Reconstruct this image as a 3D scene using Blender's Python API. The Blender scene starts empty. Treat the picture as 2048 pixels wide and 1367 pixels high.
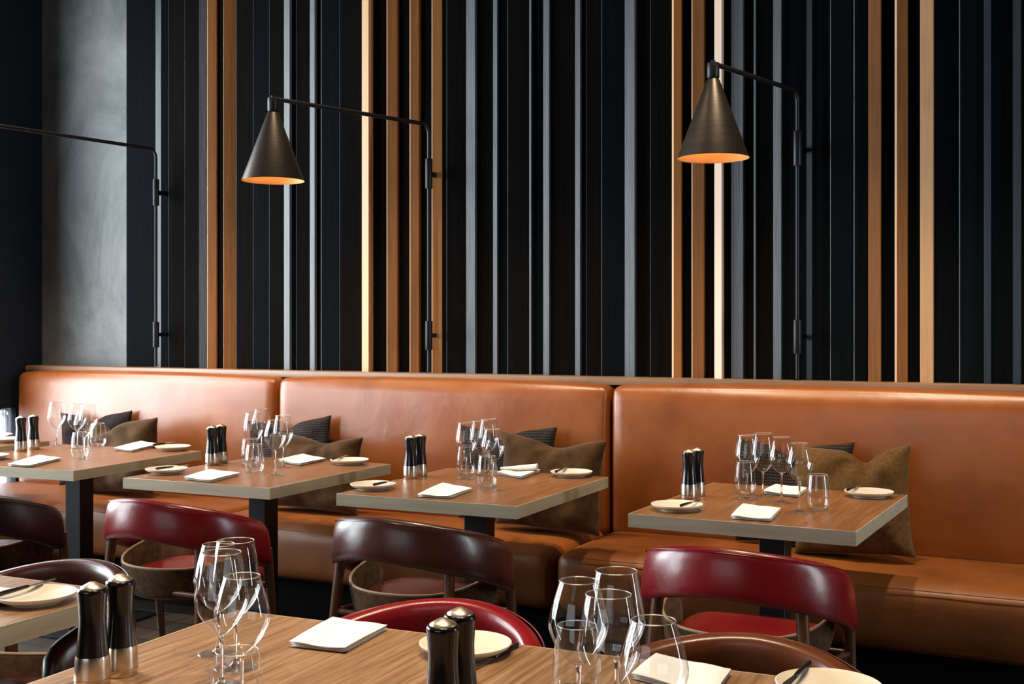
import bpy, bmesh, math, random
from mathutils import Vector, Matrix

SC = bpy.context.scene
COL = SC.collection
R = math.radians
PI = math.pi

# ------------------------------------------------------------------ camera
CAM_Z, FPX, YAW, VH = 1.33, 2350.0, R(26.8), 656.0
cam_d = bpy.data.cameras.new('camera')
cam = bpy.data.objects.new('camera', cam_d)
COL.objects.link(cam)
cam.location = (0, 0, CAM_Z)
cam.rotation_euler = (R(90), 0, YAW)
cam_d.sensor_width = 36.0
cam_d.lens = FPX / 2048 * 36.0
cam_d.shift_y = -(683.5 - VH) / 2048
cam_d.clip_start = 0.05
SC.camera = cam

# ------------------------------------------------------------------ view, world, lights
SC.view_settings.view_transform = 'Standard'
SC.view_settings.look = 'None'
SC.view_settings.gamma = 1
SC.view_settings.use_curve_mapping = False
SC.view_settings.exposure = 0.15
SC.cycles.use_denoising = True
SC.cycles.max_bounces = 10
SC.cycles.diffuse_bounces = 4
SC.cycles.glossy_bounces = 5
SC.cycles.transmission_bounces = 8
SC.cycles.transparent_max_bounces = 40
SC.cycles.caustics_reflective = False
SC.cycles.caustics_refractive = False

W = bpy.data.worlds.new('world')
SC.world = W
W.use_nodes = True
W.node_tree.nodes['Background'].inputs[0].default_value = (0.55, 0.68, 0.85, 1)
W.node_tree.nodes['Background'].inputs[1].default_value = 0.2

def area(name, loc, target, sx, sy, power, col, spread=180):
    l = bpy.data.lights.new(name, 'AREA')
    l.shape = 'RECTANGLE'; l.size = sx; l.size_y = sy
    l.energy = power; l.color = col; l.spread = R(spread)
    o = bpy.data.objects.new(name, l); COL.objects.link(o)
    o.location = loc
    d = Vector(target) - Vector(loc)
    o.rotation_euler = d.to_track_quat('-Z', 'Y').to_euler()
    return o

DAY = (0.90, 0.95, 1.0)
# daylight through the two tall openings of the left wall, and the narrow one of the right wall
area('daylight_left_near', (-5.98, 1.35, 1.95), (0, 1.35, 1.95), 1.6, 2.75, 230, DAY)
area('daylight_left_far', (-5.98, 3.50, 1.95), (0, 3.50, 1.95), 1.85, 2.75, 295, DAY)
area('daylight_right', (2.88, 3.85, 1.7), (0, 3.85, 1.7), 0.55, 2.4, 75, DAY)
area('daylight_behind', (-1.6, -3.9, 2.0), (-1.6, 0, 1.6), 3.4, 2.0, 40, DAY)

def spot(name, loc, target, power, size, rad=0.035):
    l = bpy.data.lights.new(name, 'SPOT')
    l.energy = power; l.color = (1.0, 0.80, 0.56); l.spot_size = R(size); l.spot_blend = 0.6
    l.shadow_soft_size = rad
    o = bpy.data.objects.new(name, l); COL.objects.link(o)
    o.location = loc
    d = Vector(target) - Vector(loc)
    o.rotation_euler = d.to_track_quat('-Z', 'Y').to_euler()
    return o

CEIL = 3.55
DOWN = [(-4.95, 4.0), (-4.0, 4.0), (-3.0, 4.0), (-2.05, 4.0), (-0.95, 4.0), (-0.1, 4.0),
        (-2.25, 1.6), (-1.15, 1.55), (-0.45, 1.55)]
for i, (x, y) in enumerate(DOWN):
    spot('downlight_beam', (x, y, CEIL - 0.06), (x, y + (0.12 if y > 3 else 0), 0), 150 if y > 3 else 175, 64)

# ------------------------------------------------------------------ helpers
def tag(o, label=None, cat=None, group=None, kind=None):
    if label: o['label'] = label
    if cat: o['category'] = cat
    if group: o['group'] = group
    if kind: o['kind'] = kind
    return o

def empty(name, loc=(0, 0, 0), rz=0.0, label=None, cat=None, group=None, kind=None):
    o = bpy.data.objects.new(name, None); COL.objects.link(o)
    o.location = loc; o.rotation_euler = (0, 0, rz); o.empty_display_size = 0.05
    return tag(o, label, cat, group, kind)

def mesh_obj(name, verts, faces, mat, parent=None, smooth=False, loc=None, autosm=None):
    me = bpy.data.meshes.new(name)
    me.from_pydata([tuple(v) for v in verts], [], faces)
    bm = bmesh.new(); bm.from_mesh(me)
    bmesh.ops.recalc_face_normals(bm, faces=bm.faces)
    bm.to_mesh(me); bm.free()
    return _fin(name, me, mat, parent, smooth, loc, autosm)

def _fin(name, me, mat, parent, smooth, loc, autosm=None):
    if mat: me.materials.append(mat)
    if smooth:
        for p in me.polygons: p.use_smooth = True
        if autosm: me.set_sharp_from_angle(angle=R(autosm))
    o = bpy.data.objects.new(name, me); COL.objects.link(o)
    if loc is not None: o.location = loc
    if parent: o.parent = parent
    return o

def rbox(name, x0, x1, y0, y1, z0, z1, mat, parent=None, bev=0.0, seg=2, loc=None, smooth=True):
    bm = bmesh.new()
    bmesh.ops.create_cube(bm, size=1)
    for v in bm.verts:
        v.co = Vector(((x0 + x1) / 2 + v.co.x * (x1 - x0), (y0 + y1) / 2 + v.co.y * (y1 - y0), (z0 + z1) / 2 + v.co.z * (z1 - z0)))
    if bev > 0:
        bmesh.ops.bevel(bm, geom=bm.edges[:], offset=bev, segments=seg, profile=0.5, affect='EDGES')
    me = bpy.data.meshes.new(name); bm.to_mesh(me); bm.free()
    return _fin(name, me, mat, parent, smooth and bev > 0, loc, 40 if smooth and bev > 0 else None)

def lathe_vf(prof, seg=40):
    vs, fs, rings = [], [], []
    for r, z in prof:
        if r < 1e-6:
            rings.append([len(vs)]); vs.append((0, 0, z))
        else:
            b = len(vs); rings.append(list(range(b, b + seg)))
            for i in range(seg):
                a = 2 * PI * i / seg
                vs.append((r * math.cos(a), r * math.sin(a), z))
    for A, B in zip(rings, rings[1:]):
        for i in range(seg):
            j = (i + 1) % seg
            if len(A) == 1 and len(B) == 1: continue
            if len(A) == 1: fs.append((A[0], B[j], B[i]))
            elif len(B) == 1: fs.append((A[i], A[j], B[0]))
            else: fs.append((A[i], A[j], B[j], B[i]))
    return vs, fs

def lathe(name, prof, mat, parent=None, seg=40, loc=None, autosm=50):
    vs, fs = lathe_vf(prof, seg)
    return mesh_obj(name, vs, fs, mat, parent, True, loc, autosm)

def tube_vf(pts, rads, seg=14):
    vs, fs = [], []
    pts = [Vector(p) for p in pts]
    up = Vector((0, 0, 1))
    prev = None
    for i, p in enumerate(pts):
        d = (pts[min(i + 1, len(pts) - 1)] - pts[max(i - 1, 0)]).normalized()
        if prev is None:
            n = d.cross(up) if abs(d.dot(up)) < 0.95 else d.cross(Vector((1, 0, 0)))
            n.normalize()
        else:
            n = (prev - d * prev.dot(d)).normalized()
        prev = n
        b = d.cross(n)
        r = rads[i] if hasattr(rads, '__len__') else rads
        for k in range(seg):
            a = 2 * PI * k / seg
            vs.append(p + n * (r * math.cos(a)) + b * (r * math.sin(a)))
    for i in range(len(pts) - 1):
        for k in range(seg):
            j = (k + 1) % seg
            fs.append((i * seg + k, i * seg + j, (i + 1) * seg + j, (i + 1) * seg + k))
    fs.append(tuple(range(seg)))
    fs.append(tuple((len(pts) - 1) * seg + k for k in range(seg)))
    return vs, fs

def tube(name, pts, rads, mat, parent=None, seg=14):
    vs, fs = tube_vf(pts, rads, seg)
    return mesh_obj(name, vs, fs, mat, parent, True, None, 50)

def dup(root, loc=None, rz=None, label=None, group=None, top=True):
    r = root.copy(); COL.objects.link(r)
    if loc is not None: r.location = loc
    if rz is not None: r.rotation_euler = (0, 0, rz)
    if label: r['label'] = label
    if group: r['group'] = group
    for ch in list(root.children):
        c = dup(ch, top=False); c.parent = r
    return r

FX, FY = -math.sin(YAW), math.cos(YAW)
def flat(u, v, z):
    """the floor-plan point seen at photo pixel (u, v) on the level surface of height z"""
    t = (CAM_Z - z) * FPX / (v - VH); a = (u - 1024) / FPX
    return (t * (FX + a * FY), t * (FY - a * FX))
def at_y(u, y):
    a = (u - 1024) / FPX
    return y * (FX + a * FY) / (FY - a * FX)

# ------------------------------------------------------------------ materials
def mat_new(name):
    m = bpy.data.materials.new(name); m.use_nodes = True
    nt = m.node_tree
    return m, nt, nt.nodes['Principled BSDF']

def noise_col(nt, scale, c1, c2, vec='Object', stretch=(1, 1, 1), detail=6, rough=0.6, lo=0.3, hi=0.7, dist=0.0):
    tc = nt.nodes.new('ShaderNodeTexCoord')
    mp = nt.nodes.new('ShaderNodeMapping'); mp.inputs['Scale'].default_value = stretch
    nz = nt.nodes.new('ShaderNodeTexNoise')
    nz.inputs['Scale'].default_value = scale; nz.inputs['Detail'].default_value = detail
    nz.inputs['Roughness'].default_value = rough; nz.inputs['Distortion'].default_value = dist
    cr = nt.nodes.new('ShaderNodeValToRGB')
    cr.color_ramp.elements[0].position = lo; cr.color_ramp.elements[1].position = hi
    cr.color_ramp.elements[0].color = (*c1, 1); cr.color_ramp.elements[1].color = (*c2, 1)
    nt.links.new(tc.outputs[vec], mp.inputs[0]); nt.links.new(mp.outputs[0], nz.inputs['Vector'])
    nt.links.new(nz.outputs['Fac'], cr.inputs[0])
    return cr, nz, mp

def bump(nt, b, src, strength, dist=0.01):
    bp = nt.nodes.new('ShaderNodeBump')
    bp.inputs['Strength'].default_value = strength; bp.inputs['Distance'].default_value = dist
    nt.links.new(src, bp.inputs['Height']); nt.links.new(bp.outputs[0], b.inputs['Normal'])
    return bp

def m_wood(name, c1, c2, rough=0.4, stretch=(14, 1.2, 14), scale=3.0, bmp=0.15, lo=0.3, hi=0.7, spec=0.5, coat=0.0):
    m, nt, b = mat_new(name)
    cr, nz, mp = noise_col(nt, scale, c1, c2, stretch=stretch, detail=8, rough=0.65, lo=lo, hi=hi, dist=0.6)
    nt.links.new(cr.outputs[0], b.inputs['Base Color'])
    b.inputs['Roughness'].default_value = rough
    b.inputs['Specular IOR Level'].default_value = spec
    b.inputs['Coat Weight'].default_value = coat
    b.inputs['Coat Roughness'].default_value = 0.25
    bump(nt, b, nz.outputs['Fac'], bmp, 0.004)
    return m

def m_leather(name, c1, c2, rough=0.34, scale=5.0, crease=0.25, coat=0.0, spec=0.5):
    m, nt, b = mat_new(name)
    cr, nz, mp = noise_col(nt, scale, c1, c2, detail=5, rough=0.55, lo=0.3, hi=0.72)
    nt.links.new(cr.outputs[0], b.inputs['Base Color'])
    b.inputs['Roughness'].default_value = rough
    b.inputs['Specular IOR Level'].default_value = spec
    b.inputs['Coat Weight'].default_value = coat; b.inputs['Coat Roughness'].default_value = 0.3
    n2 = nt.nodes.new('ShaderNodeTexNoise'); n2.inputs['Scale'].default_value = 420; n2.inputs['Detail'].default_value = 2
    n3 = nt.nodes.new('ShaderNodeTexNoise'); n3.inputs['Scale'].default_value = 9; n3.inputs['Detail'].default_value = 5
    n3.inputs['Distortion'].default_value = 0.35
    tc = nt.nodes.new('ShaderNodeTexCoord')
    nt.links.new(tc.outputs['Object'], n2.inputs['Vector']); nt.links.new(tc.outputs['Object'], n3.inputs['Vector'])
    mx = nt.nodes.new('ShaderNodeMath'); mx.operation = 'MULTIPLY_ADD'
    mx.inputs[1].default_value = 0.05
    nt.links.new(n2.outputs['Fac'], mx.inputs[0]); nt.links.new(n3.outputs['Fac'], mx.inputs[2])
    bump(nt, b, mx.outputs[0], crease, 0.012)
    # roughness varies a little with wear
    mr = nt.nodes.new('ShaderNodeMapRange')
    mr.inputs['To Min'].default_value = rough - 0.06; mr.inputs['To Max'].default_value = rough + 0.12
    nt.links.new(nz.outputs['Fac'], mr.inputs[0]); nt.links.new(mr.outputs[0], b.inputs['Roughness'])
    return m

def m_plain(name, c, rough=0.5, metal=0.0, spec=0.5, scale=60, var=0.12, bmp=0.0, sheen=0.0):
    m, nt, b = mat_new(name)
    c2 = tuple(min(1, x * (1 + var)) for x in c); c1 = tuple(x * (1 - var) for x in c)
    cr, nz, mp = noise_col(nt, scale, c1, c2)
    nt.links.new(cr.outputs[0], b.inputs['Base Color'])
    b.inputs['Roughness'].default_value = rough; b.inputs['Metallic'].default_value = metal
    b.inputs['Specular IOR Level'].default_value = spec
    if sheen:
        b.inputs['Sheen Weight'].default_value = sheen; b.inputs['Sheen Roughness'].default_value = 0.4
    if bmp: bump(nt, b, nz.outputs['Fac'], bmp, 0.003)
    return m

M = {}
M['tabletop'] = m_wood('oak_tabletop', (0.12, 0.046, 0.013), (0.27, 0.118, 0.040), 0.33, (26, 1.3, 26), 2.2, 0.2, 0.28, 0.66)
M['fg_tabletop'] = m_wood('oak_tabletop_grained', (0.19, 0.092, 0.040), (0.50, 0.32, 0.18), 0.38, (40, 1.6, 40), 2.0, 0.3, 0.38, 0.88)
M['edge'] = m_wood('pale_oak_edge', (0.39, 0.325, 0.215), (0.50, 0.425, 0.295), 0.5, (1.5, 1.5, 20), 2.5, 0.05)
M['steel_black'] = m_plain('black_steel', (0.006, 0.008, 0.012), 0.42, 0.0, 0.4)
M['lamp_black'] = m_plain('black_lacquered_metal', (0.005, 0.005, 0.007), 0.42, 0.0, 0.35)
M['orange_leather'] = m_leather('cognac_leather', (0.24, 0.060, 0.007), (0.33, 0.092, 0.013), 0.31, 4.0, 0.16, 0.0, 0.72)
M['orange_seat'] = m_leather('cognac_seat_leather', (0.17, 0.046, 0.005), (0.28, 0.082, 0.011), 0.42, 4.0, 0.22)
M['seam'] = m_plain('leather_seam', (0.20, 0.06, 0.012), 0.6)
M['red_leather'] = m_leather('crimson_leather', (0.16, 0.002, 0.005), (0.22, 0.004, 0.008), 0.26, 5.0, 0.16, 0.0, 0.65)
M['brown_leather'] = m_leather('oxblood_brown_leather', (0.042, 0.0085, 0.005), (0.078, 0.016, 0.008), 0.26, 5.0, 0.16, 0.0, 0.65)
M['dark_leather'] = m_leather('dark_oxblood_leather', (0.020, 0.004, 0.005), (0.034, 0.006, 0.007), 0.38, 5.0, 0.16)
M['tan_leather'] = m_leather('chestnut_leather', (0.085, 0.021, 0.006), (0.15, 0.040, 0.011), 0.27, 5.0, 0.16, 0.0, 0.6)
M['suede'] = m_plain('brown_suede', (0.080, 0.042, 0.019), 0.85, 0, 0.15, 38, 0.45, 0.4, 0.05)
M['suede_edge'] = m_plain('pale_suede_edge', (0.40, 0.28, 0.18), 0.6, 0, 0.3, 60, 0.1)
M['leg_wood'] = m_wood('walnut_leg', (0.055, 0.018, 0.007), (0.13, 0.048, 0.017), 0.36, (10, 10, 1), 5, 0.1)
M['rail'] = m_wood('oak_rail', (0.20, 0.105, 0.055), (0.34, 0.20, 0.115), 0.42, (0.8, 20, 20), 3, 0.1)
M['plinth'] = m_plain('black_plinth', (0.004, 0.004, 0.004), 0.8, 0, 0.1)
M['plate'] = m_plain('cream_stoneware', (0.74, 0.66, 0.54), 0.33, 0, 0.45, 25, 0.05)
M['napkin'] = m_plain('white_linen', (0.82, 0.78, 0.74), 0.9, 0, 0.1, 500, 0.04, 0.3, 0.2)
M['steel'] = m_plain('brushed_steel', (0.62, 0.55, 0.47), 0.24, 1.0, 0.5, 90, 0.1)
M['cap_steel'] = m_plain('polished_steel_cap', (0.78, 0.64, 0.48), 0.36, 1.0)
M['mill_black'] = m_plain('glossy_black_mill', (0.007, 0.006, 0.006), 0.16, 0, 0.6)
M['knife_black'] = m_plain('black_knife', (0.02, 0.02, 0.022), 0.25, 0.4)
M['velvet'] = m_plain('brown_velvet', (0.060, 0.029, 0.010), 0.85, 0, 0.1, 14, 0.5, 0.5, 0.14)
M['velvet_dark'] = m_plain('dark_plum_velvet', (0.020, 0.013, 0.014), 0.85, 0, 0.1, 30, 0.4, 0.4, 0.04)

def m_knit():
    m, nt, b = mat_new('dark_ribbed_weave')
    tc = nt.nodes.new('ShaderNodeTexCoord')
    wv = nt.nodes.new('ShaderNodeTexWave'); wv.wave_type = 'BANDS'; wv.bands_direction = 'Z'
    wv.inputs['Scale'].default_value = 26; wv.inputs['Distortion'].default_value = 1.0
    w2 = nt.nodes.new('ShaderNodeTexWave'); w2.wave_type = 'BANDS'; w2.bands_direction = 'X'
    w2.inputs['Scale'].default_value = 40; w2.inputs['Distortion'].default_value = 1.0
    mu = nt.nodes.new('ShaderNodeMath'); mu.operation = 'MULTIPLY'
    cr = nt.nodes.new('ShaderNodeValToRGB')
    cr.color_ramp.elements[0].position = 0.35; cr.color_ramp.elements[1].position = 0.75
    cr.color_ramp.elements[0].color = (0.012, 0.008, 0.007, 1); cr.color_ramp.elements[1].color = (0.085, 0.055, 0.035, 1)
    for w in (wv, w2): nt.links.new(tc.outputs['Object'], w.inputs['Vector'])
    nt.links.new(wv.outputs['Fac'], mu.inputs[0]); nt.links.new(w2.outputs['Fac'], mu.inputs[1])
    nt.links.new(mu.outputs[0], cr.inputs[0]); nt.links.new(cr.outputs[0], b.inputs['Base Color'])
    b.inputs['Roughness'].default_value = 0.8; b.inputs['Specular IOR Level'].default_value = 0.2
    bump(nt, b, mu.outputs[0], 0.5, 0.004)
    return m
M['knit'] = m_knit()
M['velvet_gold'] = m_plain('golden_brown_velvet', (0.115, 0.056, 0.016), 0.85, 0, 0.1, 70, 0.3, 0.5, 0.10)

def m_bronze():
    m, nt, b = mat_new('brushed_bronze_shade')
    cr, nz, mp = noise_col(nt, 3, (0.040, 0.033, 0.027), (0.062, 0.051, 0.041), stretch=(1, 1, 60))
    nt.links.new(cr.outputs[0], b.inputs['Base Color'])
    b.inputs['Metallic'].default_value = 0.85; b.inputs['Roughness'].default_value = 0.40
    bump(nt, b, nz.outputs['Fac'], 0.06, 0.001)
    return m
M['bronze'] = m_bronze()
M['gold_inside'] = m_plain('gold_lining', (0.88, 0.52, 0.20), 0.55, 0.1, 0.4, 40, 0.05)

def m_bulb():
    m, nt, b = mat_new('warm_bulb')
    b.inputs['Emission Color'].default_value = (1.0, 0.62, 0.28, 1)
    b.inputs['Emission Strength'].default_value = 14
    return m
M['bulb'] = m_bulb()

def m_thin_glass():
    m = bpy.data.materials.new('thin_clear_glass'); m.use_nodes = True
    nt = m.node_tree; nt.nodes.clear()
    out = nt.nodes.new('ShaderNodeOutputMaterial')
    tr = nt.nodes.new('ShaderNodeBsdfTransparent'); tr.inputs[0].default_value = (0.97, 0.98, 0.98, 1)
    gl = nt.nodes.new('ShaderNodeBsdfGlossy'); gl.inputs['Roughness'].default_value = 0.03
    lw = nt.nodes.new('ShaderNodeLayerWeight'); lw.inputs['Blend'].default_value = 0.5
    pw = nt.nodes.new('ShaderNodeMath'); pw.operation = 'POWER'; pw.inputs[1].default_value = 3.6
    ma = nt.nodes.new('ShaderNodeMath'); ma.operation = 'MULTIPLY_ADD'
    ma.inputs[1].default_value = 0.85; ma.inputs[2].default_value = 0.075
    mx = nt.nodes.new('ShaderNodeMixShader')
    nt.links.new(lw.outputs['Facing'], pw.inputs[0]); nt.links.new(pw.outputs[0], ma.inputs[0])
    nt.links.new(ma.outputs[0], mx.inputs[0]); nt.links.new(tr.outputs[0], mx.inputs[1]); nt.links.new(gl.outputs[0], mx.inputs[2])
    nt.links.new(mx.outputs[0], out.inputs[0])
    return m
M['thin_glass'] = m_thin_glass()

def m_glass():
    m, nt, b = mat_new('solid_clear_glass')
    b.inputs['Base Color'].default_value = (1, 1, 1, 1)
    b.inputs['Transmission Weight'].default_value = 1.0
    b.inputs['Roughness'].default_value = 0.0; b.inputs['IOR'].default_value = 1.5
    return m
M['glass'] = m_glass()
def m_thick():
    m = M['thin_glass'].copy(); m.name = 'thick_clear_glass_base'
    for n in m.node_tree.nodes:
        if n.type == 'MATH' and n.operation == 'MULTIPLY_ADD': n.inputs[2].default_value = 0.07
        if n.type == 'BSDF_GLOSSY': n.inputs['Roughness'].default_value = 0.22
    return m
M['thick_glass'] = m_thick()
def m_rim():
    m = M['thin_glass'].copy(); m.name = 'glass_rim'
    for n in m.node_tree.nodes:
        if n.type == 'MATH' and n.operation == 'MULTIPLY_ADD': n.inputs[1].default_value = 0.5; n.inputs[2].default_value = 0.40
        if n.type == 'BSDF_GLOSSY': n.inputs['Roughness'].default_value = 0.35
    return m
M['rim_glass'] = m_rim()

def m_plaster():
    m, nt, b = mat_new('grey_trowelled_plaster')
    cr, nz, mp = noise_col(nt, 1.6, (0.060, 0.072, 0.078), (0.21, 0.225, 0.225), stretch=(1, 1, 0.6), detail=10, rough=0.7, lo=0.36, hi=0.74, dist=1.5)
    nt.links.new(cr.outputs[0], b.inputs['Base Color'])
    b.inputs['Roughness'].default_value = 0.55
    bump(nt, b, nz.outputs['Fac'], 0.25, 0.01)
    return m
M['plaster'] = m_plaster()
M['navy_wall'] = m_plain('dark_navy_paint', (0.007, 0.012, 0.022), 0.6, 0, 0.3, 4, 0.2)
M['room_dark'] = m_plain('dark_grey_paint', (0.045, 0.042, 0.040), 0.8, 0, 0.3, 4, 0.2)
M['ceiling'] = m_plain('charcoal_ceiling', (0.035, 0.033, 0.032), 0.85, 0, 0.2, 4, 0.2)
M['frame'] = m_plain('black_window_frame', (0.01, 0.01, 0.012), 0.4)
M['downlight_trim'] = m_plain('black_downlight_ring', (0.02, 0.02, 0.02), 0.5)

def m_floor():
    m, nt, b = mat_new('dark_timber_floor')
    tc = nt.nodes.new('ShaderNodeTexCoord')
    mp = nt.nodes.new('ShaderNodeMapping')
    br = nt.nodes.new('ShaderNodeTexBrick')
    br.inputs['Scale'].default_value = 1.0
    br.inputs['Brick Width'].default_value = 1.3; br.inputs['Row Height'].default_value = 0.14
    br.inputs['Mortar Size'].default_value = 0.004
    br.inputs['Color1'].default_value = (0.055, 0.038, 0.028, 1); br.inputs['Color2'].default_value = (0.10, 0.072, 0.052, 1)
    br.inputs['Mortar'].default_value = (0.01, 0.008, 0.007, 1)
    nz = nt.nodes.new('ShaderNodeTexNoise'); nz.inputs['Scale'].default_value = 6; nz.inputs['Detail'].default_value = 8
    mp2 = nt.nodes.new('ShaderNodeMapping'); mp2.inputs['Scale'].default_value = (1, 14, 1)
    mx = nt.nodes.new('ShaderNodeMixRGB'); mx.blend_type = 'MULTIPLY'; mx.inputs[0].default_value = 0.6
    nt.links.new(tc.outputs['Object'], mp.inputs[0]); nt.links.new(mp.outputs[0], br.inputs['Vector'])
    nt.links.new(tc.outputs['Object'], mp2.inputs[0]); nt.links.new(mp2.outputs[0], nz.inputs['Vector'])
    nt.links.new(br.outputs['Color'], mx.inputs[1]); nt.links.new(nz.outputs['Color'], mx.inputs[2])
    nt.links.new(mx.outputs[0], b.inputs['Base Color'])
    b.inputs['Roughness'].default_value = 0.45
    return m
M['floor'] = m_floor()

def m_batten(name, c1, c2, rough, spec=0.5, bmp=0.35, scale=3):
    return m_wood(name, c1, c2, rough, (30, 30, 1.0), scale, bmp, 0.28, 0.72, spec)
BM = {
    'black': m_batten('charred_black_batten', (0.0035, 0.003, 0.003), (0.0065, 0.006, 0.0055), 0.75, 0.035),
    'ink': m_batten('blue_black_batten', (0.0025, 0.0035, 0.005), (0.004, 0.006, 0.008), 0.7, 0.045),
    'blue': m_batten('blue_sheen_tint', (0.003, 0.007, 0.011), (0.008, 0.016, 0.024), 0.55, 0.2, 0.4),  # bluish window light on black wood, put into the base colour
    'slate': m_batten('grey_sheen_tint', (0.030, 0.038, 0.042), (0.085, 0.10, 0.11), 0.50, 0.5, 0.6),  # black wood with its window sheen painted as grey; also the lit arrises
    'sheen_dark': m_batten('dark_sheen_tint', (0.028, 0.034, 0.045), (0.062, 0.070, 0.085), 0.5, 0.5, 0.5),  # fainter window sheen on black wood, painted into the colour
    'sheen_pale': m_batten('pale_sheen_tint', (0.085, 0.10, 0.105), (0.16, 0.18, 0.185), 0.5, 0.5, 0.3),  # strongest window sheen on black wood, painted as a pale base
    'oak': m_batten('golden_oak_batten', (0.34, 0.135, 0.035), (0.46, 0.20, 0.06), 0.5, 0.4, 0.1),
    'honey': m_batten('honey_maple_batten', (0.42, 0.22, 0.09), (0.60, 0.34, 0.15), 0.5, 0.4, 0.1),
    'walnut': m_batten('reddish_walnut_batten', (0.18, 0.066, 0.014), (0.32, 0.125, 0.030), 0.5, 0.4, 0.15),
    'peach': m_batten('pale_maple_batten', (0.66, 0.38, 0.18), (0.76, 0.47, 0.25), 0.5, 0.4, 0.1),
    'cream': m_batten('bleached_maple_batten', (0.84, 0.62, 0.45), (0.90, 0.70, 0.54), 0.5, 0.4, 0.1),
}

# ------------------------------------------------------------------ the room
XL, XR, YB, YW = -5.66, 2.6, -3.6, 5.05
def st(o): return tag(o, kind='structure')
st(rbox('floor', XL - 0.4, XR + 0.4, YB - 0.3, YW + 0.3, -0.1, 0.0, M['floor']))
st(rbox('ceiling', XL - 0.4, XR + 0.4, YB - 0.3, YW + 0.3, CEIL, CEIL + 0.15, M['ceiling']))

wall_back = st(empty('wall_back', (0, 0, 0)))
XP = at_y(253, 4.99)      # right edge of the plastered panel
rbox('backing_panel', XP - 0.2, XR + 0.3, YW, YW + 0.15, 0, CEIL, M['navy_wall'], wall_back)
rbox('plaster_panel', XL - 0.3, XP, 4.99, YW + 0.15, 0, CEIL, M['plaster'], wall_back)['label'] = 'mottled grey trowelled plaster panel'

def batten(u0, u1, kind, tilt=0.0, y=4.955, ch=0.0, lab=None):
    """one upright batten; ch = width of the bevel at its left edge, tilt = turn of its face (+ to the right)"""
    x0, x1 = at_y(u0, y), at_y(u1, y)
    if u1 > 2048: x1 = x0 + (u1 - u0) * 0.0021
    w = x1 - x0
    cx = 0
    z0, z1 = 1.108, CEIL
    dy = math.tan(R(tilt)) * w
    ya, yb = (y, y + dy) if dy >= 0 else (y - dy, y)
    c = min(ch, w * 0.4)
    plan = []
    if c > 0: plan += [(0, YW + 0.01), (0, ya + c * 0.55), (c, ya), (w, yb), (w, YW + 0.01)]
    else: plan += [(0, YW + 0.01), (0, ya), (w, yb), (w, YW + 0.01)]
    plan = [(px, min(py, YW + 0.01)) for px, py in plan]
    n = len(plan)
    vs = [(px, py, z0) for px, py in plan] + [(px, py, z1) for px, py in plan]
    fs = [tuple(range(n)), tuple(range(n, 2 * n))] + [(i, (i + 1) % n, n + (i + 1) % n, n + i) for i in range(n)]
    o = mesh_obj('batten', vs, fs, BM[kind], wall_back, False, (x0, 0, 0))
    if c > 0:    # left arris: its thin lit line is painted as a paler colour
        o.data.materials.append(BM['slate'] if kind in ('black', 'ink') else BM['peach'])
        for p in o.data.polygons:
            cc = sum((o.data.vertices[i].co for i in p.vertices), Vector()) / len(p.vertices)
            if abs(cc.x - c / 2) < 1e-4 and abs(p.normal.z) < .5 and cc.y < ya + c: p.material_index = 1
    if lab: o['label'] = lab
    return o

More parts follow.
